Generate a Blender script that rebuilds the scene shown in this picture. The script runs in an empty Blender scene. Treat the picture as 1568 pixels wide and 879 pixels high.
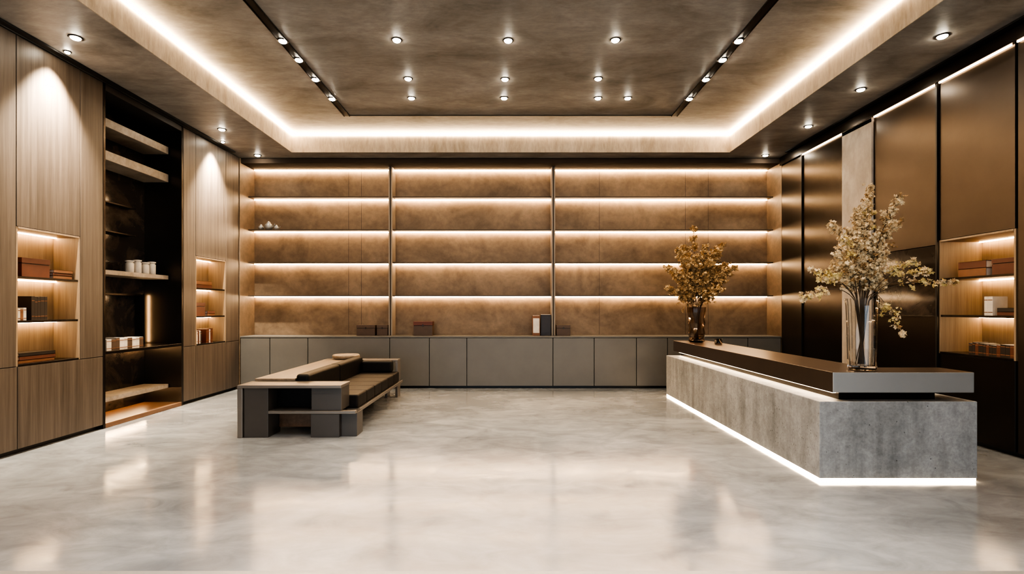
import bpy, math, random
from mathutils import Vector, Matrix
random.seed(7)
S = bpy.context.scene

# ---------------------------------------------------------------- materials
def newmat(name):
    m = bpy.data.materials.new(name); m.use_nodes = True
    nt = m.node_tree
    return m, nt, nt.nodes["Principled BSDF"]

def N(nt, t, **kw):
    n = nt.nodes.new(t)
    for k, v in kw.items(): setattr(n, k, v)
    return n

def coords(nt, scale=(1,1,1), rot=(0,0,0)):
    g = N(nt, "ShaderNodeNewGeometry")
    mp = N(nt, "ShaderNodeMapping")
    mp.inputs["Scale"].default_value = scale
    mp.inputs["Rotation"].default_value = rot
    nt.links.new(g.outputs["Position"], mp.inputs["Vector"])
    return mp.outputs["Vector"]

def noise(nt, vec, scale, detail=6, rough=.6, dist=0):
    n = N(nt, "ShaderNodeTexNoise")
    n.inputs["Scale"].default_value = scale
    n.inputs["Detail"].default_value = detail
    n.inputs["Roughness"].default_value = rough
    n.inputs["Distortion"].default_value = dist
    nt.links.new(vec, n.inputs["Vector"])
    return n.outputs["Fac"]

def ramp(nt, fac, stops):
    r = N(nt, "ShaderNodeValToRGB")
    e = r.color_ramp.elements
    while len(e) < len(stops): e.new(.5)
    for i, (p, c) in enumerate(stops):
        e[i].position = p
        e[i].color = (c, c, c, 1) if isinstance(c, (int, float)) else (*c, 1)
    nt.links.new(fac, r.inputs["Fac"])
    return r.outputs["Color"]

def mix(nt, a, b, fac, mode='MIX'):
    m = N(nt, "ShaderNodeMix", data_type='RGBA', blend_type=mode)
    if isinstance(fac, (int, float)): m.inputs[0].default_value = fac
    else: nt.links.new(fac, m.inputs[0])
    for s, i in ((a, 6), (b, 7)):
        if isinstance(s, tuple): m.inputs[i].default_value = (*s, 1)
        else: nt.links.new(s, m.inputs[i])
    return m.outputs[2]

def bump(nt, bsdf, fac, strength=.2, dist=.01):
    b = N(nt, "ShaderNodeBump")
    b.inputs["Strength"].default_value = strength
    b.inputs["Distance"].default_value = dist
    nt.links.new(fac, b.inputs["Height"])
    nt.links.new(b.outputs["Normal"], bsdf.inputs["Normal"])

def simple(name, col, rough=.5, metal=0.0, var=.12, scale=8, bmp=0, spec=.5):
    m, nt, b = newmat(name)
    v = coords(nt)
    f = noise(nt, v, scale)
    lo = tuple(max(0, c*(1-var)) for c in col); hi = tuple(c*(1+var) for c in col)
    nt.links.new(ramp(nt, f, [(.3, lo), (.7, hi)]), b.inputs["Base Color"])
    b.inputs["Roughness"].default_value = rough
    b.inputs["Metallic"].default_value = metal
    b.inputs["Specular IOR Level"].default_value = spec
    if bmp: bump(nt, b, f, bmp)
    return m

def led(name, col, strength):
    m, nt, b = newmat(name)
    b.inputs["Base Color"].default_value = (*col, 1)
    b.inputs["Emission Color"].default_value = (*col, 1)
    b.inputs["Emission Strength"].default_value = strength
    return m

def wood(name, c0, c1, rough=.45, axis='z', tile=1.0):
    m, nt, b = newmat(name)
    sc = {'z': (14, 14, .4), 'y': (14, .55, 14), 'x': (.55, 14, 14)}[axis]
    v = coords(nt, sc)
    f1 = noise(nt, v, 1.6, 8, .62, .4)
    f2 = noise(nt, coords(nt, tuple(s*5 for s in sc)), 2.0, 4, .6)
    c = ramp(nt, f1, [(.3, c0), (.5, tuple((a+b_)/2 for a, b_ in zip(c0, c1))), (.72, c1)])
    c = mix(nt, c, ramp(nt, f2, [(.3, .72), (.7, 1.0)]), .8, 'MULTIPLY')
    nt.links.new(c, b.inputs["Base Color"])
    b.inputs["Roughness"].default_value = rough
    bump(nt, b, f2, .12, .003)
    return m

def concrete_floor():
    m, nt, b = newmat("polished_concrete_floor")
    f1 = noise(nt, coords(nt, (.7, 1.1, 1)), .9, 9, .6, .8)
    f2 = noise(nt, coords(nt, (.9, 1.5, 1)), 2.8, 10, .64, .9)
    f3 = noise(nt, coords(nt), 70, 3, .5)
    c = ramp(nt, f1, [(.28, (.18, .187, .195)), (.5, (.265, .273, .28)), (.72, (.38, .39, .395))])
    c = mix(nt, c, ramp(nt, f2, [(.32, .62), (.66, 1.0)]), .8, 'MULTIPLY')
    c = mix(nt, c, ramp(nt, f3, [(.2, .7), (.36, 1.0)]), .45, 'MULTIPLY')
    nt.links.new(c, b.inputs["Base Color"])
    r = ramp(nt, f2, [(.3, .07), (.7, .18)])
    nt.links.new(r, b.inputs["Roughness"])
    b.inputs["Specular IOR Level"].default_value = 1.0
    bump(nt, b, f2, .05, .02)
    return m

def concrete(name, dark, mid, light, rough=.75, scale=1.0, pits=False, sc=(1,1,1), bstr=.25, metal=0):
    m, nt, b = newmat(name)
    f1 = noise(nt, coords(nt, sc), .9*scale, 10, .65, .7)
    f2 = noise(nt, coords(nt, sc), 7*scale, 8, .7)
    f3 = noise(nt, coords(nt), 45, 4, .6)
    c = ramp(nt, f1, [(.3, dark), (.5, mid), (.72, light)])
    c = mix(nt, c, ramp(nt, f2, [(.3, .62), (.62, 1.0)]), .7, 'MULTIPLY')
    h = f2
    if pits:
        vo = N(nt, "ShaderNodeTexVoronoi"); vo.inputs["Scale"].default_value = 30
        nt.links.new(coords(nt), vo.inputs["Vector"])
        p = ramp(nt, vo.outputs["Distance"], [(.10, .0), (.22, 1.0)])
        msk = ramp(nt, noise(nt, coords(nt), 3.2, 3, .5), [(.42, 1.0), (.52, 0.0)])
        vc = ramp(nt, vo.outputs["Color"], [(.45, 1.0), (.5, 0.0)])
        p = mix(nt, p, (1, 1, 1), msk)
        p = mix(nt, p, (1, 1, 1), vc)
        c = mix(nt, c, mix(nt, (.22, .22, .21), (1, 1, 1), p), 1.0, 'MULTIPLY')
        c = mix(nt, c, ramp(nt, f3, [(.3, .7), (.6, 1.0)]), .7, 'MULTIPLY')
        st = noise(nt, coords(nt, (3.5, 3.5, .35)), 1.6, 6, .6)
        c = mix(nt, c, ramp(nt, st, [(.35, .55), (.6, 1.0)]), .75, 'MULTIPLY')
        h = p
    nt.links.new(c, b.inputs["Base Color"])
    b.inputs["Roughness"].default_value = rough
    b.inputs["Metallic"].default_value = metal
    bump(nt, b, h, bstr, .01)
    return m

M = {}
M['floor'] = concrete_floor()
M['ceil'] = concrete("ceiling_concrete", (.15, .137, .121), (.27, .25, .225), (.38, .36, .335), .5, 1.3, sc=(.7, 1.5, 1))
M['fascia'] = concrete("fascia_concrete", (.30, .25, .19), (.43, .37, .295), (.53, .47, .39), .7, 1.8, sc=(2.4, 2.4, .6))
M['backpanel'] = concrete("bronze_patina_panel", (.125, .088, .057), (.205, .147, .097), (.285, .21, .143), .5, 1.2, sc=(1.1, 1, 1.2), bstr=.15, metal=.1)
M['wood'] = wood("walnut_veneer", (.060, .045, .034), (.135, .105, .082))
M['woodlite'] = wood("oak_niche_lining", (.26, .18, .11), (.38, .275, .175))
M['woodtop'] = wood("oak_table_top", (.18, .135, .095), (.31, .235, .165), .35, 'y')
M['woodbase'] = wood("walnut_base", (.12, .06, .03), (.22, .12, .065), .3, 'y')
M['dark'] = simple("dark_carcass", (.02, .017, .015), .5)
M['black'] = simple("black_metal", (.012, .012, .012), .35, .3)
M['marble'] = concrete("dark_marble", (.012, .010, .009), (.03, .024, .02), (.10, .075, .055), .12, 2.2, bstr=.02)
M['stone'] = concrete("travertine_shelf", (.20, .165, .13), (.33, .28, .225), (.45, .39, .33), .4, 3)
M['pillar'] = concrete("light_concrete_panel", (.22, .185, .155), (.36, .32, .28), (.46, .42, .38), .6, 1.2, sc=(1, 1, .5))
M['graycab'] = simple("taupe_lacquer", (.125, .118, .106), .38, 0, .06, 3)
M['bronze'] = simple("brushed_bronze", (.060, .050, .042), .30, .85, .12, 1.2)
M['shelfmetal'] = simple("shelf_edge_metal", (.07, .052, .038), .55, .3, .1, 3)
M['soffit'] = simple("matte_brown_soffit", (.045, .033, .025), .8, 0, .1, 3, spec=.2)
M['bronzed'] = simple("dark_bronze", (.042, .034, .028), .26, .85, .15, 1.2)
M['deskc'] = concrete("desk_concrete", (.24, .25, .255), (.36, .37, .375), (.46, .47, .475), .5, 2.0, pits=True)
M['counter'] = simple("bronze_counter", (.085, .06, .045), .3, .7, .1, 2)
M['counterface'] = simple("brushed_steel_edge", (.42, .42, .41), .42, .6, .05, 2)
M['sofa'] = simple("taupe_lacquer_frame", (.07, .062, .055), .3, .1, .06, 4)
M['sofalite'] = simple("champagne_metal", (.22, .195, .17), .32, .6, .05, 4)
M['leather'] = simple("dark_leather", (.014, .0112, .0095), .5, 0, .35, 14, .35, spec=.2)
M['leatherblk'] = simple("black_leather", (.008, .007, .0065), .5, 0, .2, 30, .15, spec=.2)
M['steel'] = simple("satin_metal", (.30, .25, .20), .55, .4, .05, 4)
M['b_brown'] = simple("book_leather_brown", (.11, .032, .016), .45)
M['b_tan'] = simple("book_tan", (.20, .085, .038), .5)
M['b_dark'] = simple("book_black", (.02, .014, .012), .4)
M['b_white'] = simple("book_white", (.65, .6, .53), .5)
M['b_taupe'] = simple("box_taupe", (.08, .05, .033), .5)
M['ceramic'] = simple("glazed_ceramic", (.6, .56, .5), .25)
M['led'] = led("warm_led", (1, .70, .41), 36)
M['ledshelf'] = led("warm_shelf_led", (1, .67, .37), 42)
M['ledpanel'] = led("panel_wash_led", (1, .68, .40), 11)
M['leddesk'] = led("desk_led", (1, .74, .47), 16)
M['lednook'] = led("niche_led", (1, .66, .34), 30)
M['lamp'] = led("lamp_lens", (1, .88, .70), 120)
M['petal'] = simple("dried_petal_cream", (.66, .52, .32), .7, 0, .35, 25)
M['petal2'] = simple("dried_petal_gold", (.46, .31, .15), .7, 0, .5, 25)
M['bud'] = simple("blossom_brown", (.34, .21, .09), .6, 0, .4, 25)
M['budy'] = simple("blossom_yellow", (.66, .52, .22), .6, 0, .3, 25)
M['stem'] = simple("stem_brown", (.07, .045, .025), .7)
M['frame'] = simple("window_frame_black", (.02, .02, .02), .4)
M['plaster'] = simple("plaster", (.3, .27, .24), .8)
def glass(name, col, rough=.0):
    m, nt, b = newmat(name)
    b.inputs["Base Color"].default_value = (*col, 1)
    b.inputs["Transmission Weight"].default_value = 1
    b.inputs["Roughness"].default_value = rough
    b.inputs["IOR"].default_value = 1.48
    return m
M['glass'] = glass("clear_glass", (.97, .97, .96), .0)
M['smoke'] = glass("smoked_glass", (.62, .53, .45), .03)

# ---------------------------------------------------------------- mesh builder
class B:
    def __init__(s, name): s.n = name; s.v = []; s.f = []; s.m = []; s.sm = []; s.slots = []
    def slot(s, k):
        if k not in s.slots: s.slots.append(k)
        return s.slots.index(k)
    def add(s, vs, fs, k, smooth=False):
        o = len(s.v); s.v += [tuple(v) for v in vs]; mi = s.slot(k)
        for f in fs: s.f.append([o+i for i in f]); s.m.append(mi); s.sm.append(smooth)
    def box(s, x0, x1, y0, y1, z0, z1, k):
        x0, x1 = min(x0, x1), max(x0, x1); y0, y1 = min(y0, y1), max(y0, y1)
        vs = [(x0,y0,z0),(x1,y0,z0),(x1,y1,z0),(x0,y1,z0),(x0,y0,z1),(x1,y0,z1),(x1,y1,z1),(x0,y1,z1)]
        s.add(vs, [(0,3,2,1),(4,5,6,7),(0,1,5,4),(1,2,6,5),(2,3,7,6),(3,0,4,7)], k)
    def lathe(s, cx, cy, prof, k, n=32, facet=False, close=False):
        vs = []; fs = []
        for r, z in prof:
            for i in range(n):
                a = 2*math.pi*i/n
                vs.append((cx+r*math.cos(a), cy+r*math.sin(a), z))
        for j in range(len(prof)-1):
            for i in range(n):
                i2 = (i+1) % n
                fs.append((j*n+i, j*n+i2, (j+1)*n+i2, (j+1)*n+i))
        fs.append(tuple(reversed(range(n)))); L = (len(prof)-1)*n
        fs.append(tuple(L+i for i in range(n)))
        s.add(vs, fs, k, not facet)
    def tube(s, pts, r0, r1, k, n=5):
        vs = []; fs = []
        for j, p in enumerate(pts):
            d = (pts[min(j+1, len(pts)-1)]-pts[max(j-1, 0)]).normalized()
            a = d.orthogonal().normalized(); b = d.cross(a)
            r = r0+(r1-r0)*j/(len(pts)-1)
            for i in range(n):
                t = 2*math.pi*i/n
                vs.append(p+a*r*math.cos(t)+b*r*math.sin(t))
        for j in range(len(pts)-1):
            for i in range(n):
                i2 = (i+1) % n
                fs.append((j*n+i, j*n+i2, (j+1)*n+i2, (j+1)*n+i))
        s.add(vs, fs, k, True)
    def done(s, bevel=0, seg=2, parent=None):
        me = bpy.data.meshes.new(s.n)
        xs = [v[0] for v in s.v]; ys = [v[1] for v in s.v]; zs = [v[2] for v in s.v]
        o = Vector(((min(xs)+max(xs))/2, (min(ys)+max(ys))/2, min(zs)))
        me.from_pydata([(v[0]-o.x, v[1]-o.y, v[2]-o.z) for v in s.v], [], s.f)
        for k in s.slots: me.materials.append(M[k])
        me.polygons.foreach_set("material_index", s.m)
        me.polygons.foreach_set("use_smooth", s.sm)
        me.update()
        ob = bpy.data.objects.new(s.n, me); ob.location = o
        S.collection.objects.link(ob)
        if bevel:
            md = ob.modifiers.new("bevel", 'BEVEL'); md.width = bevel; md.segments = seg
            md.limit_method = 'ANGLE'; md.harden_normals = False
        if parent:
            ob.parent = parent
            ob.matrix_parent_inverse = Matrix.Translation(-parent.location)
        return ob

def empty(name, loc):
    e = bpy.data.objects.new(name, None); e.location = loc; e.empty_display_size = .2
    S.collection.objects.link(e); return e

# ---------------------------------------------------------------- room shell
ZL, ZU = 4.32, 4.68
YF, YB = -3.0, 10.36
XO = 5.75
b = B("floor"); b.box(-XO-.15, XO+.15, YF-.15, YB+.15, -.12, 0, 'floor'); b.done()
b = B("ceiling")
TX, TY0, TY1 = 3.96, -1.0, 9.45
b.box(-TX-.3, TX+.3, TY0-.3, TY1+.3, ZU, ZU+.12, 'ceil')
for (a0, a1, c0, c1) in ((-XO, -TX-.012, YF, YB), (TX+.012, XO, YF, YB), (-TX-.012, TX+.012, TY1+.012, YB), (-TX-.012, TX+.012, YF, TY0-.012)):
    b.box(a0, a1, c0, c1, ZL, ZU, 'ceil')
# lighter fascia skins around the tray
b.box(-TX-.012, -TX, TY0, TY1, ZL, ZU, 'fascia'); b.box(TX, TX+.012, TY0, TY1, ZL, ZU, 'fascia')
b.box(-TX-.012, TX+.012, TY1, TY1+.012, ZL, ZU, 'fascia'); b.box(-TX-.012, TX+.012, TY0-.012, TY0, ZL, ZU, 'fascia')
b.done()
b = B("cove_light_strip")
z0, z1 = 4.625, 4.665
b.box(-TX, -TX+.02, TY0, TY1, z0, z1, 'led'); b.box(TX-.02, TX, TY0, TY1, z0, z1, 'led')
b.box(-TX+.02, TX-.02, TY1-.02, TY1, z0, z1, 'led'); b.box(-TX+.02, TX-.02, TY0, TY0+.02, z0, z1, 'led')
b.done()
b = B("wall_left"); b.box(-XO-.15, -XO, YF, YB, 0, ZU, 'plaster'); b.done()
b = B("wall_right"); b.box(XO, XO+.15, YF, YB, 0, ZU, 'plaster'); b.done()
b = B("wall_back"); b.box(-XO-.15, XO+.15, YB, YB+.15, 0, ZU, 'plaster'); b.done()
b = B("wall_front")
b.box(-XO-.15, XO+.15, YF-.15, YF, 3.7, ZU, 'plaster')
for x0, x1 in ((-XO-.15, -5.0), (-1.85, -1.55), (1.55, 1.85), (5.0, XO+.15)):
    b.box(x0, x1, YF-.15, YF, 0, 3.7, 'plaster')
b.done()
for x0, x1 in ((-5.0, -1.85), (-1.55, 1.55), (1.85, 5.0)):
    b = B("window_%d" % (1 if x0 < -3 else 2 if x0 < 0 else 3))
    for (p0, p1) in ((x0, x0+.05), (x1-.05, x1), ((x0+x1)/2-.025, (x0+x1)/2+.025)):
        b.box(p0, p1, YF-.1, YF-.04, 0, 3.7, 'frame')
    b.box(x0, x1, YF-.1, YF-.04, 3.65, 3.7, 'frame'); b.box(x0, x1, YF-.1, YF-.04, 0, .06, 'frame')
    b.done()
b = B("trim_threshold"); b.box(-5.0, 5.0, 2.9, 2.975, 0, .004, 'counterface'); b.done()

# ceiling tracks
b = B("ceiling_light_track")
for x in (-2.7, 2.7):
    b.box(x-.05, x+.05, 0, 8.62, ZU-.012, ZU, 'black')
    b.box(x-.05, x-.04, 0, 8.62, ZU-.02, ZU-.012, 'bronzed'); b.box(x+.04, x+.05, 0, 8.62, ZU-.02, ZU-.012, 'bronzed')
b.box(-2.65, 2.65, 8.60, 8.62, ZU-.012, ZU, 'black')
b.done()
for x0 in (-5.02, 4.93):
    b = B("perimeter_light_track")
    b.box(x0, x0+.07, -2, 9.4, ZL-.022, ZL-.001, 'black')
    b.done()

def downlight(x, y, z, power=40, col=(1, .83, .62), size=110, blend=.8, r=.045, target=None, name="recessed_downlight"):
    e = empty(name, (x, y, z))
    bb = B("housing_ring")
    bb.lathe(x, y, [(r*1.45, z), (r*1.45, z-.006), (r*1.15, z-.010), (r*1.1, z-.002)], 'bronzed', 20)
    bb.done(parent=e)
    bb = B("lens")
    bb.lathe(x, y, [(r, z-.003), (r, z-.012), (r*.8, z-.020), (r*.4, z-.024)], 'lamp', 16)
    bb.done(parent=e)
    ld = bpy.data.lights.new("spot", 'SPOT'); ld.energy = power; ld.color = col
    ld.spot_size = math.radians(size); ld.spot_blend = blend; ld.shadow_soft_size = .05
    lo = bpy.data.objects.new("spot_beam", ld); S.collection.objects.link(lo)
    lo.location = (x, y, z-.05)
    if target:
        lo.rotation_euler = (Vector(target)-Vector(lo.location)).to_track_quat('-Z', 'Y').to_euler()
    lo.parent = e; lo.matrix_parent_inverse = Matrix.Translation(-e.location)

for x in (-2.7, 2.7):
    for y in (2.2, 4.2, 6.19, 6.66, 7.23, 7.9):
        downlight(x, y, ZU-.012, 38, name="track_spotlight")
for x, y in ((-1.35, 6.19), (-.03, 6.2), (1.24, 6.19), (-1.42, 7.23), (-.08, 7.25), (1.21, 7.23), (-1.5, 7.9), (-.1, 7.9), (1.32, 7.9), (1.77, 7.9)):
    downlight(x, y, ZU, 45, size=90)
for x in (-1.35, 0, 1.3):
    for y in (1.2, 3.6): downlight(x, y, ZU, 150, (1, .98, .97), size=95)  # unseen neutral front lamps, added to brighten the foreground floor
for x, y in ((-4.53, 5.44), (-4.55, 8.23), (-4.66, 9.62), (4.47, 5.41), (4.51, 6.73), (4.61, 8.09), (4.69, 9.62)):
    downlight(x, y, ZL, 22 if x < 0 else 50, size=80)
# wall washers that make the scallops
for y in (5.74, 8.84):
    downlight(-4.87, y, ZL, 1250, (1, .85, .66), 78, 1.0, .025, target=(-5.06, y, 2.9), name="wall_washer_spotlight")

# ---------------------------------------------------------------- left cabinetry
FX = -5.06
G = .004
def door(b, sgn, y0, y1, z0, z1, k, off=0):
    xf = sgn*(5.06+off)
    b.box(xf, xf+sgn*.03, y0+G, y1-G, z0+G, z1-G, k)
def niche(b, sgn, y0, y1, z0, z1, depth, shelves, k, kback, kshelf, kled='lednook', front=5.06):
    xf = sgn*front; xb = sgn*(front+depth)
    t = .02
    b.box(xb, xb+sgn*t, y0, y1, z0, z1, kback)
    b.box(xf+sgn*.003, xb, y0, y0+t, z0, z1, k); b.box(xf+sgn*.003, xb, y1-t, y1, z0, z1, k)
    b.box(xf, xb, y0+t, y1-t, z0, z0+t, kshelf); b.box(xf, xb, y0+t, y1-t, z1-t, z1, k)
    for zs in shelves:
        b.box(xf+sgn*.01, xb, y0+t, y1-t, zs-.012, zs+.012, kshelf)
    for zs in [z1-t]+[q-.012 for q in shelves]:
        b.box(xb-sgn*.05, xb-sgn*.03, y0+t+.01, y1-t-.01, zs-.010, zs, kled)

def cabinet_left(name, cols, ya, yb, nc):
    b = B(name)
    ny0, ny1 = nc
    # carcass
    for (y0, y1, z0, z1) in ((ya, ny0-.001, .05, 4.31), (ny1+.001, yb, .05, 4.31), (ny0-.001, ny1+.001, .05, .899), (ny0-.001, ny1+.001, 2.341, 4.31)):
        if y1 > y0: b.box(-5.69, -5.091, y0, y1, z0, z1, 'dark')
    b.box(-5.69, -5.12, ya, yb, 0, .05, 'black')
    for y0, y1 in cols:
        if abs(y0-ny0) < .01: door(b, -1, y0, y1, 2.34, 4.305, 'wood')
        else: door(b, -1, y0, y1, .9, 4.305, 'wood')
    niche(b, -1, ny0, ny1, .9, 2.34, .30, (1.36, 1.82), 'woodlite', 'woodlite', 'bronzed')
    return b
b = cabinet_left("built_in_cabinet", [(-2.9, -.6), (-.6, 1.6), (1.6, 3.4), (3.4, 5.347), (5.347, 6.143), (6.143, 6.487)], -2.95, 6.487, (5.347, 6.143))
for y0, y1 in ((-2.9, -.6), (-.6, 1.6), (1.6, 3.4), (3.4, 5.36), (5.36, 6.487)): door(b, -1, y0, y1, .05, .9, 'wood')
b.done(.0015, 1)
b = cabinet_left("built_in_cabinet", [(8.075, 8.398), (8.398, 9.284), (9.284, 9.72)], 8.075, 9.72, (8.398, 9.284))
for y0, y1 in ((8.075, 8.398), (8.398, 9.284), (9.284, 9.72)): door(b, -1, y0, y1, .05, .9, 'wood')
b.done(.0015, 1)

# open display unit between them
y0, y1 = 6.492, 8.07
b = B("open_display_shelving")
b.box(-5.69, -5.06, y0, y0+.035, 0, 4.31, 'bronzed'); b.box(-5.69, -5.06, y1-.035, y1, 0, 4.31, 'bronze')
b.box(-5.69, -5.63, y0+.035, y1-.035, .06, 4.31, 'marble')
b.box(-5.63, -5.06, y0+.035, y1-.035, 4.22, 4.31, 'dark')
b.box(-5.69, -5.06, y0+.035, y1-.035, 0, .06, 'woodbase')
ya, yb = y0+.035, y1-.035
b.box(-5.63, -5.25, ya, yb-.02, 3.86, 3.97, 'stone'); b.box(-5.63, -5.25, ya, yb-.02, 3.43, 3.55, 'stone')
b.box(-5.63, -5.25, ya, yb-.02, 1.94, 2.0, 'stone')
b.box(-5.63, -5.06, ya, yb, .92, .96, 'bronzed')
b.box(-5.63, -5.25, ya, yb-.02, .28, .34, 'stone')
b.box(-5.60, -5.58, ya+.02, yb-.03, .90, .915, 'lednook')
b.box(-5.60, -5.58, ya+.02, yb-.03, .26, .275, 'lednook')
b.box(-5.63, -5.61, 7.95, 7.965, .98, 1.70, 'lednook')
# dark inset display box at the back, and reflection strips above it
b.box(-5.63, -5.50, ya, 7.85, 1.68, 1.71, 'bronzed'); b.box(-5.63, -5.50, 7.82, 7.85, .96, 1.68, 'bronzed')
b.box(-5.63, -5.52, ya, 7.7, 2.95, 2.97, 'bronze'); b.box(-5.63, -5.52, ya, 7.7, 2.55, 2.57, 'bronze')  # thin strips imitating dim shelf reflections in the glossy back
b.done(.003, 1)

# ---------------------------------------------------------------- back shelving wall
b = B("built_in_display_shelving")
YP = 10.32
b.box(-5.06, 5.06, YP, YP+.035, .976, 4.31, 'backpanel')
b.box(-5.68, -5.06, 9.76, YP+.035, 0, 4.31, 'backpanel'); b.box(5.06, 5.68, 9.76, YP+.035, 0, 4.31, 'backpanel')
for x in (-3.2, -2.95, 1.75, 3.45, 3.9): b.box(x-.003, x+.003, YP-.002, YP, .98, 4.25, 'dark')
b.box(-5.06, 5.06, 9.80, YP, 4.22, 4.31, 'soffit')
for z in (3.645, 3.01, 2.38, 1.74):
    b.box(-5.06, 5.06, 10.07, YP, z-.010, z+.010, 'shelfmetal')
    b.box(-5.04, 5.04, YP-.055, YP-.03, z-.026, z-.010, 'ledshelf')
b.box(-5.04, 5.04, YP-.055, YP-.03, 4.20, 4.218, 'ledshelf')
for x in (-2.31, .82):
    b.box(x-.035, x-.012, 10.035, YP, .976, 4.22, 'steel'); b.box(x+.012, x+.035, 10.035, YP, .976, 4.22, 'steel')
    b.box(x-.012, x+.012, 10.05, YP, .976, 4.22, 'shelfmetal')
b.done(.0015, 1)
b = B("base_cabinet_run")
b.box(-5.05, 5.05, 9.80, 10.31, .05, .945, 'dark'); b.box(-5.05, 5.05, 9.85, 10.31, 0, .05, 'black')
b.box(-5.055, 5.055, 9.756, 10.315, .95, .975, 'graycab')
xs = [-5.05, -4.5, -3.79, -2.26, -1.52, -.82, .79, 1.56, 2.35, 2.93, 3.6, 4.43, 5.05]
for a, c in zip(xs, xs[1:]): b.box(a+.006, c-.006, 9.76, 9.80, .05, .943, 'graycab')
b.done(.002, 1)

# ---------------------------------------------------------------- right cabinetry
b = B("bronze_panelling")
b.box(5.09, 5.69, 6.191, 9.755, .05, 4.31, 'dark')
b.box(5.12, 5.69, -2.95, 9.755, 0, .05, 'black')
b.box(5.02, 5.69, -2.95, 9.755, 4.16, 4.31, 'bronzed')
door(b, 1, 9.056, 9.755, .05, 4.16, 'bronze')
door(b, 1, 7.937, 9.056, .05, 4.16, 'bronzed')
door(b, 1, 7.28, 7.937, .05, 4.16, 'pillar', -.03)
b.box(5.03, 5.09, 7.28, 7.937, 4.10, 4.16, 'pillar')
door(b, 1, 6.19, 7.28, 2.25, 4.16, 'bronze'); door(b, 1, 6.19, 7.28, .05, 1.4, 'bronzed')
b.box(5.075, 5.09, 6.2, 7.27, 1.4, 2.25, 'marble')
b.box(5.04, 5.09, 6.2, 7.27, 1.81, 1.83, 'bronzed'); b.box(5.04, 5.09, 6.2, 7.27, 1.39, 1.41, 'bronzed')
door(b, 1, 5.237, 6.18, 2.30, 4.16, 'bronze'); door(b, 1, 5.237, 6.18, .05, .97, 'bronzed')
b.box(5.091, 5.69, 5.237, 6.19, 2.301, 4.31, 'dark'); b.box(5.091, 5.69, 5.237, 6.19, .05, .969, 'dark')
niche(b, 1, 5.237, 6.18, .97, 2.30, .5, (1.41, 1.84), 'woodlite', 'woodlite', 'bronzed')
b.box(5.091, 5.69, -2.95, 5.236, .05, 4.31, 'dark')
for a, c in ((3.4, 5.215), (1.6, 3.4), (-.6, 1.6), (-2.9, -.6)): door(b, 1, a, c, .05, 4.16, 'bronze')
for y in (9.056, 6.185): b.box(5.035, 5.062, y-.012, y+.012, .05, 4.16, 'black')
for a, c in ((7.97, 9.03), (6.22, 7.25), (5.26, 6.15), (3.42, 5.2), (1.62, 3.38)):
    b.box(5.035, 5.052, a, c, 4.145, 4.160, 'ledpanel')
b.done(.0015, 1)

# ---------------------------------------------------------------- reception desk
e = empty("reception_desk", (3.3, 6.7, 0))
b = B("concrete_body")
x0, x1, ya, yb = 2.667, 4.03, 4.51, 8.955
zt = .694
def lshape(b, x0, xl, x1, ya, yr, yb, z0, z1, k):
    vs = [(x0,ya),(x1,ya),(x1,yr),(xl,yr),(xl,yb),(x0,yb)]
    V = [(x,y,z0) for x,y in vs]+[(x,y,z1) for x,y in vs]
    F = [(5,4,3,2,1,0),(6,7,8,9,10,11)]+[(i,(i+1)%6,(i+1)%6+6,i+6) for i in range(6)]
    b.add(V, F, k)
lshape(b, x0, 3.5, x1, ya, 5.0, yb, .03, zt, 'deskc')
b.done(.006, 2, e)
b = B("plinth"); lshape(b, x0+.05, 3.45, x1-.05, ya+.05, 4.95, yb-.05, 0, .03, 'black'); b.done(parent=e)
b = B("plinth_light")
b.box(x0+.004, x0+.03, ya+.004, yb-.01, .004, .029, 'leddesk'); b.box(x0+.03, x1-.01, ya+.004, ya+.03, .004, .029, 'leddesk'); b.done(parent=e)
b = B("counter_riser"); lshape(b, 2.90, 3.30, 3.75, 4.62, 4.9, 8.9, zt, .77, 'bronzed'); b.done(parent=e)
b = B("counter_light"); b.box(2.87, 2.899, 4.66, 8.9, .745, .768, 'leddesk'); b.done(parent=e)
b = B("counter_top")
lshape(b, 2.78, 3.36, 4.0, 4.515, 4.88, 8.93, .77, .947, 'counter')
b.box(2.782, 3.998, 4.506, 4.515, .772, .945, 'counterface')
b.done(.003, 2, e)

# ---------------------------------------------------------------- sofa / daybed
e = empty("lounge_sofa", (-2.55, 7.5, 0))
b = B("end_table_arm")
b.box(-3.16, -1.96, 6.03, 6.38, .575, .61, 'sofalite')
b.box(-3.16, -3.10, 6.035, 6.38, 0, .575, 'sofalite')
b.box(-3.09, -2.81, 6.05, 6.38, 0, .575, 'sofa')
b.box(-2.81, -1.80, 6.05, 6.12, .275, .31, 'sofalite')
b.box(-2.81, -2.32, 6.12, 6.38, .275, .31, 'sofa')
b.box(-2.32, -1.99, 6.06, 6.33, 0, .275, 'sofa')
b.box(-1.99, -1.80, 6.12, 6.36, 0, .275, 'sofa')
b.box(-2.32, -1.97, 6.08, 6.38, .31, .575, 'sofa')
b.box(-2.81, -2.32, 6.30, 6.38, .31, .575, 'leatherblk')  # black sheet standing in for the shaded interior of the opening
b.box(-2.81, -2.32, 6.34, 6.38, .06, .275, 'woodbase')
b.done(.005, 2, e)
b = B("far_arm")
b.box(-3.16, -1.90, 8.78, 9.0, .60, .635, 'sofalite')
b.box(-3.16, -3.08, 8.78, 9.0, 0, .60, 'sofa'); b.box(-2.12, -2.08, 8.8, 9.0, 0, .60, 'sofalite')
b.box(-1.94, -1.90, 8.78, 9.0, 0, .60, 'sofalite')
b.box(-3.08, -2.12, 8.82, 8.98, .22, .60, 'leatherblk')
b.done(.005, 2, e)
b = B("back_shelf")
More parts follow.
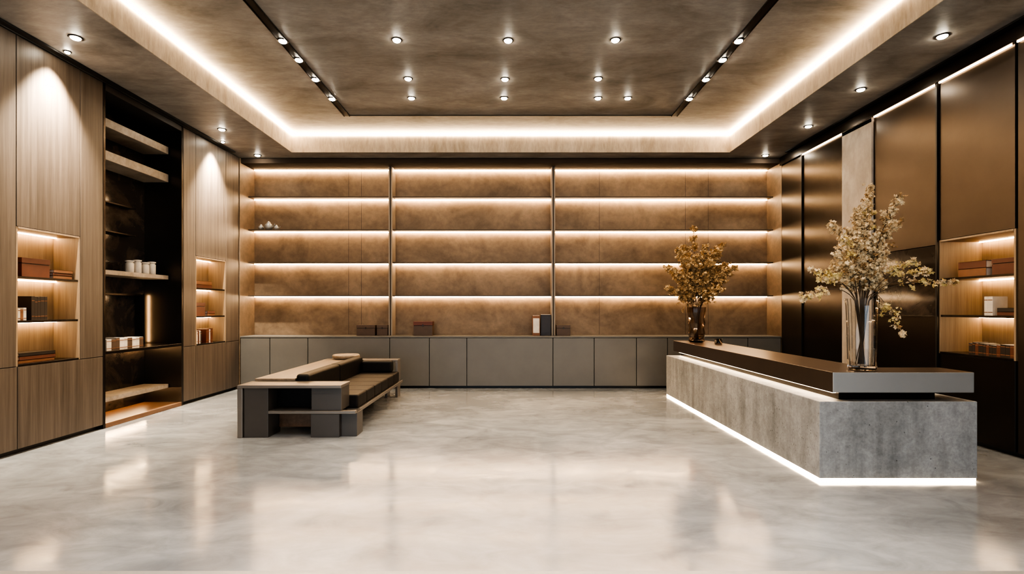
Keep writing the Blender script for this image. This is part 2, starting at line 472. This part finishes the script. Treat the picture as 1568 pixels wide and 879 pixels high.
b.box(-3.13, -2.64, 6.39, 8.77, .61, .64, 'woodtop'); b.box(-3.1, -2.68, 6.39, 8.77, .08, .61, 'sofa')
b.done(.005, 2, e)
b = B("seat_frame")
b.box(-2.67, -1.86, 6.39, 8.77, .235, .275, 'sofa')
b.box(-1.86, -1.835, 6.37, 8.90, .24, .28, 'sofalite')
b.box(-2.67, -2.30, 6.39, 8.77, .05, .235, 'leatherblk')  # black block in place of the open shadow beneath the seat
b.done(.004, 2, e)
b = B("seat_cushion")
n = 6; L = (8.76-6.40)/n
for i in range(n): b.box(-2.47, -1.87, 6.40+i*L+.001, 6.40+(i+1)*L-.001, .276, .44, 'leather')
b.done(.022, 4, e)
b = B("back_cushion")
for i in range(2): b.box(-2.635, -2.475, 6.40+i*1.18+.003, 6.40+(i+1)*1.18-.003, .276, .69, 'leatherblk')
b.box(-2.46, -1.96, 8.60, 8.76, .442, .63, 'leatherblk')
b.done(.035, 4, e)
b = B("round_wood_tray")
b.lathe(-2.80, 8.89, [(.18, .642), (.22, .655), (.225, .70), (.21, .715), (.2, .70)], 'woodtop', 40); b.done()

# ---------------------------------------------------------------- small objects
def books_vert(name, sgn, y0, x, z, n, h=.22, keys=('b_brown', 'b_dark'), d=.16, w=.035):
    b = B(name); y = y0
    for i in range(n):
        ww = w*random.uniform(.7, 1.3); hh = h*random.uniform(.88, 1.05); k = keys[i % len(keys)] if random.random() < .7 else random.choice(keys)
        b.box(x, x+sgn*d, y, y+ww, z, z+hh, k)
        b.box(x+sgn*.004, x+sgn*(d-.004), y+.004, y+ww-.004, z+hh, z+hh+.001, 'b_white')
        for q in (.15, .8): b.box(x-sgn*.002, x, y+.002, y+ww-.002, z+hh*q, z+hh*q+.008, 'b_tan')
        y += ww+.001
    b.done(.002, 1)
def stack(name, x0, x1, y0, y1, z, hs, keys):
    b = B(name)
    for i, h in enumerate(hs):
        j = random.uniform(-.006, .006)
        b.box(x0+j+.01, x1+j-.01, y0+.01+j, y1-.01+j, z+.004, z+h-.004, 'b_white')
        b.box(x0+j, x1+j, y0+j, y1+j, z, z+.004, keys[i % len(keys)]); b.box(x0+j, x1+j, y0+j, y1+j, z+h-.005, z+h, keys[i % len(keys)])
        b.box(x0+j, x0+j+.006, y0+j, y1+j, z, z+h, keys[i % len(keys)]); b.box(x1+j-.006, x1+j, y0+j, y1+j, z, z+h, keys[i % len(keys)])
        z += h
    b.done(.001, 1)
def lidbox(name, x0, x1, y0, y1, z, h, k, k2=None):
    b = B(name)
    b.box(x0, x1, y0, y1, z, z+h*.68, k)
    b.box(x0+.004, x1-.004, y0+.004, y1-.004, z+h*.68, z+h*.72, 'b_dark')
    b.box(x0-.003, x1+.003, y0-.003, y1+.003, z+h*.72, z+h, k2 or k)
    b.box((x0+x1)/2-.012, (x0+x1)/2+.012, y0-.007, y0-.003, z+h*.62, z+h*.82, 'bronze')
    b.done(.003, 2)
# left niches (shelf tops: .92, 1.372, 1.832)
lidbox("keepsake_box", -5.30, -5.10, 5.45, 5.78, 1.832, .20, 'b_brown')
stack("book_stack", -5.28, -5.10, 5.83, 6.08, 1.832, (.035, .03, .035), ('b_tan', 'b_brown'))
books_vert("book_row", -1, 5.38, -5.10, 1.372, 4, .13, ('b_white', 'b_white', 'b_tan'))
books_vert("book_row", -1, 5.56, -5.10, 1.372, 5, .26, ('b_dark', 'b_dark'), w=.045)
stack("book_stack", -5.30, -5.10, 5.42, 5.85, .92, (.035, .04, .035), ('b_tan', 'b_brown', 'b_dark'))
stack("book_stack", -5.30, -5.12, 8.50, 8.95, 1.832, (.06, .06), ('b_brown', 'b_tan'))
lidbox("keepsake_box", -5.28, -5.10, 8.45, 8.72, 1.372, .22, 'b_brown')
stack("book_stack", -5.28, -5.10, 8.78, 9.0, 1.372, (.04, .04), ('b_tan', 'b_brown'))
books_vert("book_row", -1, 8.45, -5.10, .92, 5, .22, ('b_white', 'b_dark', 'b_brown'))
books_vert("book_row", -1, 8.75, -5.10, .92, 5, .24, ('b_brown', 'b_brown', 'b_white'))
# display shelves
books_vert("book_row", -1, 6.62, -5.12, .96, 9, .15, ('b_white', 'ceramic', 'b_taupe'), w=.07)
for i, y in enumerate((7.35, 7.50, 7.66, 7.80)):
    b = B("ceramic_canister")
    h = .13+.02*(i % 2)
    b.lathe(-5.36, y, [(.045, 2.0), (.052, 2.01), (.052, 2.0+h), (.04, 2.0+h+.01), (.04, 2.0+h+.02), (.055, 2.0+h+.022), (.055, 2.0+h+.04), (.02, 2.0+h+.045)], 'ceramic', 24)
    b.done()
# back counter
zc = .976
lidbox("storage_box", -2.95, -2.60, 10.0, 10.20, zc, .20, 'b_taupe'); lidbox("storage_box", -2.56, -2.36, 10.0, 10.20, zc, .20, 'b_taupe')
lidbox("storage_box", -1.86, -1.50, 10.0, 10.20, zc, .27, 'b_taupe', 'b_brown')
def binder(x, w, h, k):
    b = B("upright_binder")
    b.box(x, x+w, 10.02, 10.2, zc, zc+h, k); b.box(x+.01, x+w-.01, 10.015, 10.02, zc+.05, zc+h-.05, 'b_white' if k == 'b_tan' else 'b_dark')
    b.box(x+.01, x+w-.01, 10.03, 10.19, zc+h, zc+h+.003, 'b_white'); b.done(.003, 2)
binder(.42, .14, .38, 'b_tan'); binder(.58, .19, .40, 'b_dark')
lidbox("storage_box", .88, 1.14, 10.0, 10.2, zc, .20, 'b_taupe')
# little figurine group on a shelf
b = B("silver_teapot_set")
for x, r in ((-4.85, .05), (-4.70, .075), (-4.55, .045)):
    z = 3.021
    b.lathe(x, 10.15, [(r*.6, z), (r, z+r*.7), (r*.95, z+r*1.3), (r*.4, z+r*1.8), (r*.45, z+r*1.95), (r*.1, z+r*2.2)], 'counterface', 20)
    b.tube([Vector((x+r*.8, 10.15, z+r*.8)), Vector((x+r*1.4, 10.15, z+r)), Vector((x+r*1.6, 10.15, z+r*1.6))], r*.18, r*.1, 'counterface', 6)
b.done()
# right niche
stack("book_stack", 5.14, 5.36, 5.65, 6.0, 1.852, (.09, .08), ('b_tan', 'b_brown'))
lidbox("keepsake_box", 5.14, 5.34, 5.32, 5.58, 1.852, .17, 'b_brown')
books_vert("book_row", 1, 5.55, 5.12, 1.422, 2, .23, ('b_white', 'b_white'), w=.05)
stack("book_stack", 5.12, 5.34, 5.27, 5.50, 1.422, (.04, .04), ('b_brown', 'b_dark'))
books_vert("book_row", 1, 5.30, 5.12, .99, 12, .13, ('b_brown', 'b_dark', 'b_dark'), w=.045)

# candle + tray on counter
b = B("candle_holder")
b.lathe(3.18, 8.0, [(.05, .947), (.055, .96), (.055, 1.03), (.05, 1.03), (.048, .965), (.01, .965)], 'smoke', 24)
b.lathe(3.18, 8.0, [(.035, .967), (.035, 1.0), (.005, 1.0), (.004, 1.015)], 'ceramic', 16)
b.done()

# ---------------------------------------------------------------- vases and flowers
def vase(name, x, y, z, h, prof, k, n, facet, t=.010):
    o = [(r, z+zz*h) for r, zz in prof]
    inner = [(max(r-t, .01), z+zz*h) for r, zz in reversed(prof) if zz > .06]
    inner.append((inner[-1][0]*.9, z+.05*h+.008))
    b = B(name); b.lathe(x, y, o+inner, k, n, facet); return b.done()

def bez(p0, p1, p2, n=9):
    return [(p0*(1-t)**2+p1*2*t*(1-t)+p2*t*t) for t in [i/n for i in range(n+1)]]

def bloom(b, c, size, k):
    ax = Vector((random.gauss(0, 1), random.gauss(0, 1), random.gauss(0, 1)+.3)).normalized()
    u = ax.orthogonal().normalized(); w = ax.cross(u)
    n = 5; off = random.random()*6
    for i in range(n):
        a = off+2*math.pi*i/n
        d = u*math.cos(a)+w*math.sin(a); t = ax.cross(d)
        L = size*random.uniform(.8, 1.2)
        p = [c, c+d*L*.55+t*L*.36+ax*L*.22, c+d*L+ax*L*.5, c+d*L*.55-t*L*.36+ax*L*.22]
        b.add(p, [(0, 1, 2), (0, 2, 3)], k)

def bouquet(name, base, rim_z, rim_r, tips, twigs, twl, bs, kp, dense, yspread=.35, pdark=.2):
    b = B(name)
    for (dx, dz, fl) in tips:
        dy = random.uniform(-1, 1)*yspread*(.4+abs(dx))
        p0 = Vector((base[0]-dx*.06+random.uniform(-.02, .02), base[1]+random.uniform(-.02, .02), base[2]+.05))
        cl = max(-1, min(1, dx/.4))*rim_r*.6
        mid = Vector((base[0]+cl, base[1]+dy*.05, rim_z))
        tip = Vector((base[0]+dx, base[1]+dy, base[2]+dz))
        s1 = [p0.lerp(mid, i/4) for i in range(4)]
        ctrl = mid+Vector((dx*.25, dy*.3, max(tip.z-mid.z, .28)*.75))
        s2 = bez(mid, ctrl, tip, 12)
        b.tube(s1+s2, .0045, .002, 'stem', 5)
        start = 2.8 if fl == 1 else 7
        cnt = twigs if fl == 1 else twigs//3
        for _ in range(cnt):
            t = random.uniform(start, 12)
            i = min(int(t), 11); p = s2[i].lerp(s2[i+1], t-i)
            d = (s2[i+1]-s2[i]).normalized()
            r = Vector((random.gauss(0, 1), random.gauss(0, 1), random.gauss(.2, .8))).normalized()
            q = p+(d*.7+r).normalized()*twl*random.uniform(.3, 1)*(1.15-t/14)
            b.tube([p, p.lerp(q, .5)+Vector((0, 0, .008)), q], .0018, .001, 'stem', 3)
            dark = kp if random.random() > pdark else 'bud'
            if fl == 0 and random.random() < .6: dark = 'budy' if kp == 'petal' else 'bud'
            for j in range(dense):
                c = p.lerp(q, random.uniform(.25, 1.05))+Vector((random.gauss(0, .010), random.gauss(0, .010), random.gauss(0, .010)))
                bloom(b, c, bs*random.uniform(.6, 1.2), dark)
        for j in range(4): bloom(b, tip+Vector((random.gauss(0, .012), random.gauss(0, .012), random.gauss(0, .012))), bs, kp)
    return b.done()

s = .006
P = [(1333,292,1),(1305,330,1),(1345,318,1),(1355,350,1),(1266,350,1),(1283,380,1),(1240,432,0),(1220,418,0),(1232,462,0),(1248,400,1),(1370,408,0),(1438,436,0),(1405,420,0),(1346,512,0),(1348,392,1),(1318,360,1),(1298,395,1),(1333,380,1),(1270,412,1),(1362,438,1),(1320,325,1),(1292,360,1),(1335,425,1),(1338,305,0),(1258,375,0),(1310,410,1),(1325,350,1)]
vb = (3.16, 4.70, .947)
vase("tall_glass_vase", *vb, .64, [(.095, 0), (.112, .02), (.115, .3), (.118, .6), (.126, .9), (.135, 1.0)], 'glass', 22, True, .007)
bouquet("dried_flower_arrangement", vb, .947+.62, .10, [((u-1310)*s, (567-v)*s, f) for u, v, f in P], 56, .17, .0185, 'petal', 6, pdark=.14)
s = .0108
P = [(1000,418,1),(1008,388,1),(1028,378,1),(1045,352,0),(1058,380,1),(1078,388,1),(1094,376,1),(1108,412,1),(1098,438,1),(1003,442,1),(1025,400,1),(1080,415,1),(1045,395,1),(1018,428,1),(1065,405,1),(1088,430,1),(1036,420,1),(1058,430,1),(1012,408,1),(1070,395,1),(1040,408,1),(1098,405,1),(1028,445,1),(1075,445,1)]
vb = (3.04, 8.55, .947)
vase("cut_glass_vase", *vb, .57, [(.10, 0), (.13, .03), (.115, .12), (.135, .25), (.12, .4), (.14, .55), (.125, .7), (.145, .85), (.15, 1.0)], 'smoke', 14, True)
bouquet("dried_flower_arrangement", vb, .947+.55, .11, [((u-1048)*s, (523-v)*s, f) for u, v, f in P], 60, .25, .028, 'petal2', 7, .5)

# ---------------------------------------------------------------- world, camera
w = bpy.data.worlds.new("overcast_sky"); S.world = w; w.use_nodes = True
bg = w.node_tree.nodes["Background"]; bg.inputs[0].default_value = (.72, .86, 1, 1); bg.inputs[1].default_value = 1.6

cd = bpy.data.cameras.new("camera"); co = bpy.data.objects.new("camera", cd); S.collection.objects.link(co)
co.location = (0, 0, 1.5); co.rotation_euler = (math.radians(90), 0, 0)
cd.sensor_width = 36; cd.lens = 800/1568*36
cd.shift_x = 2/1568; cd.shift_y = 32.5/1568
cd.clip_start = .05
S.camera = co
S.view_settings.view_transform = 'AgX'
try: S.view_settings.look = 'AgX - High Contrast'
except Exception: pass
S.view_settings.exposure = 0.7
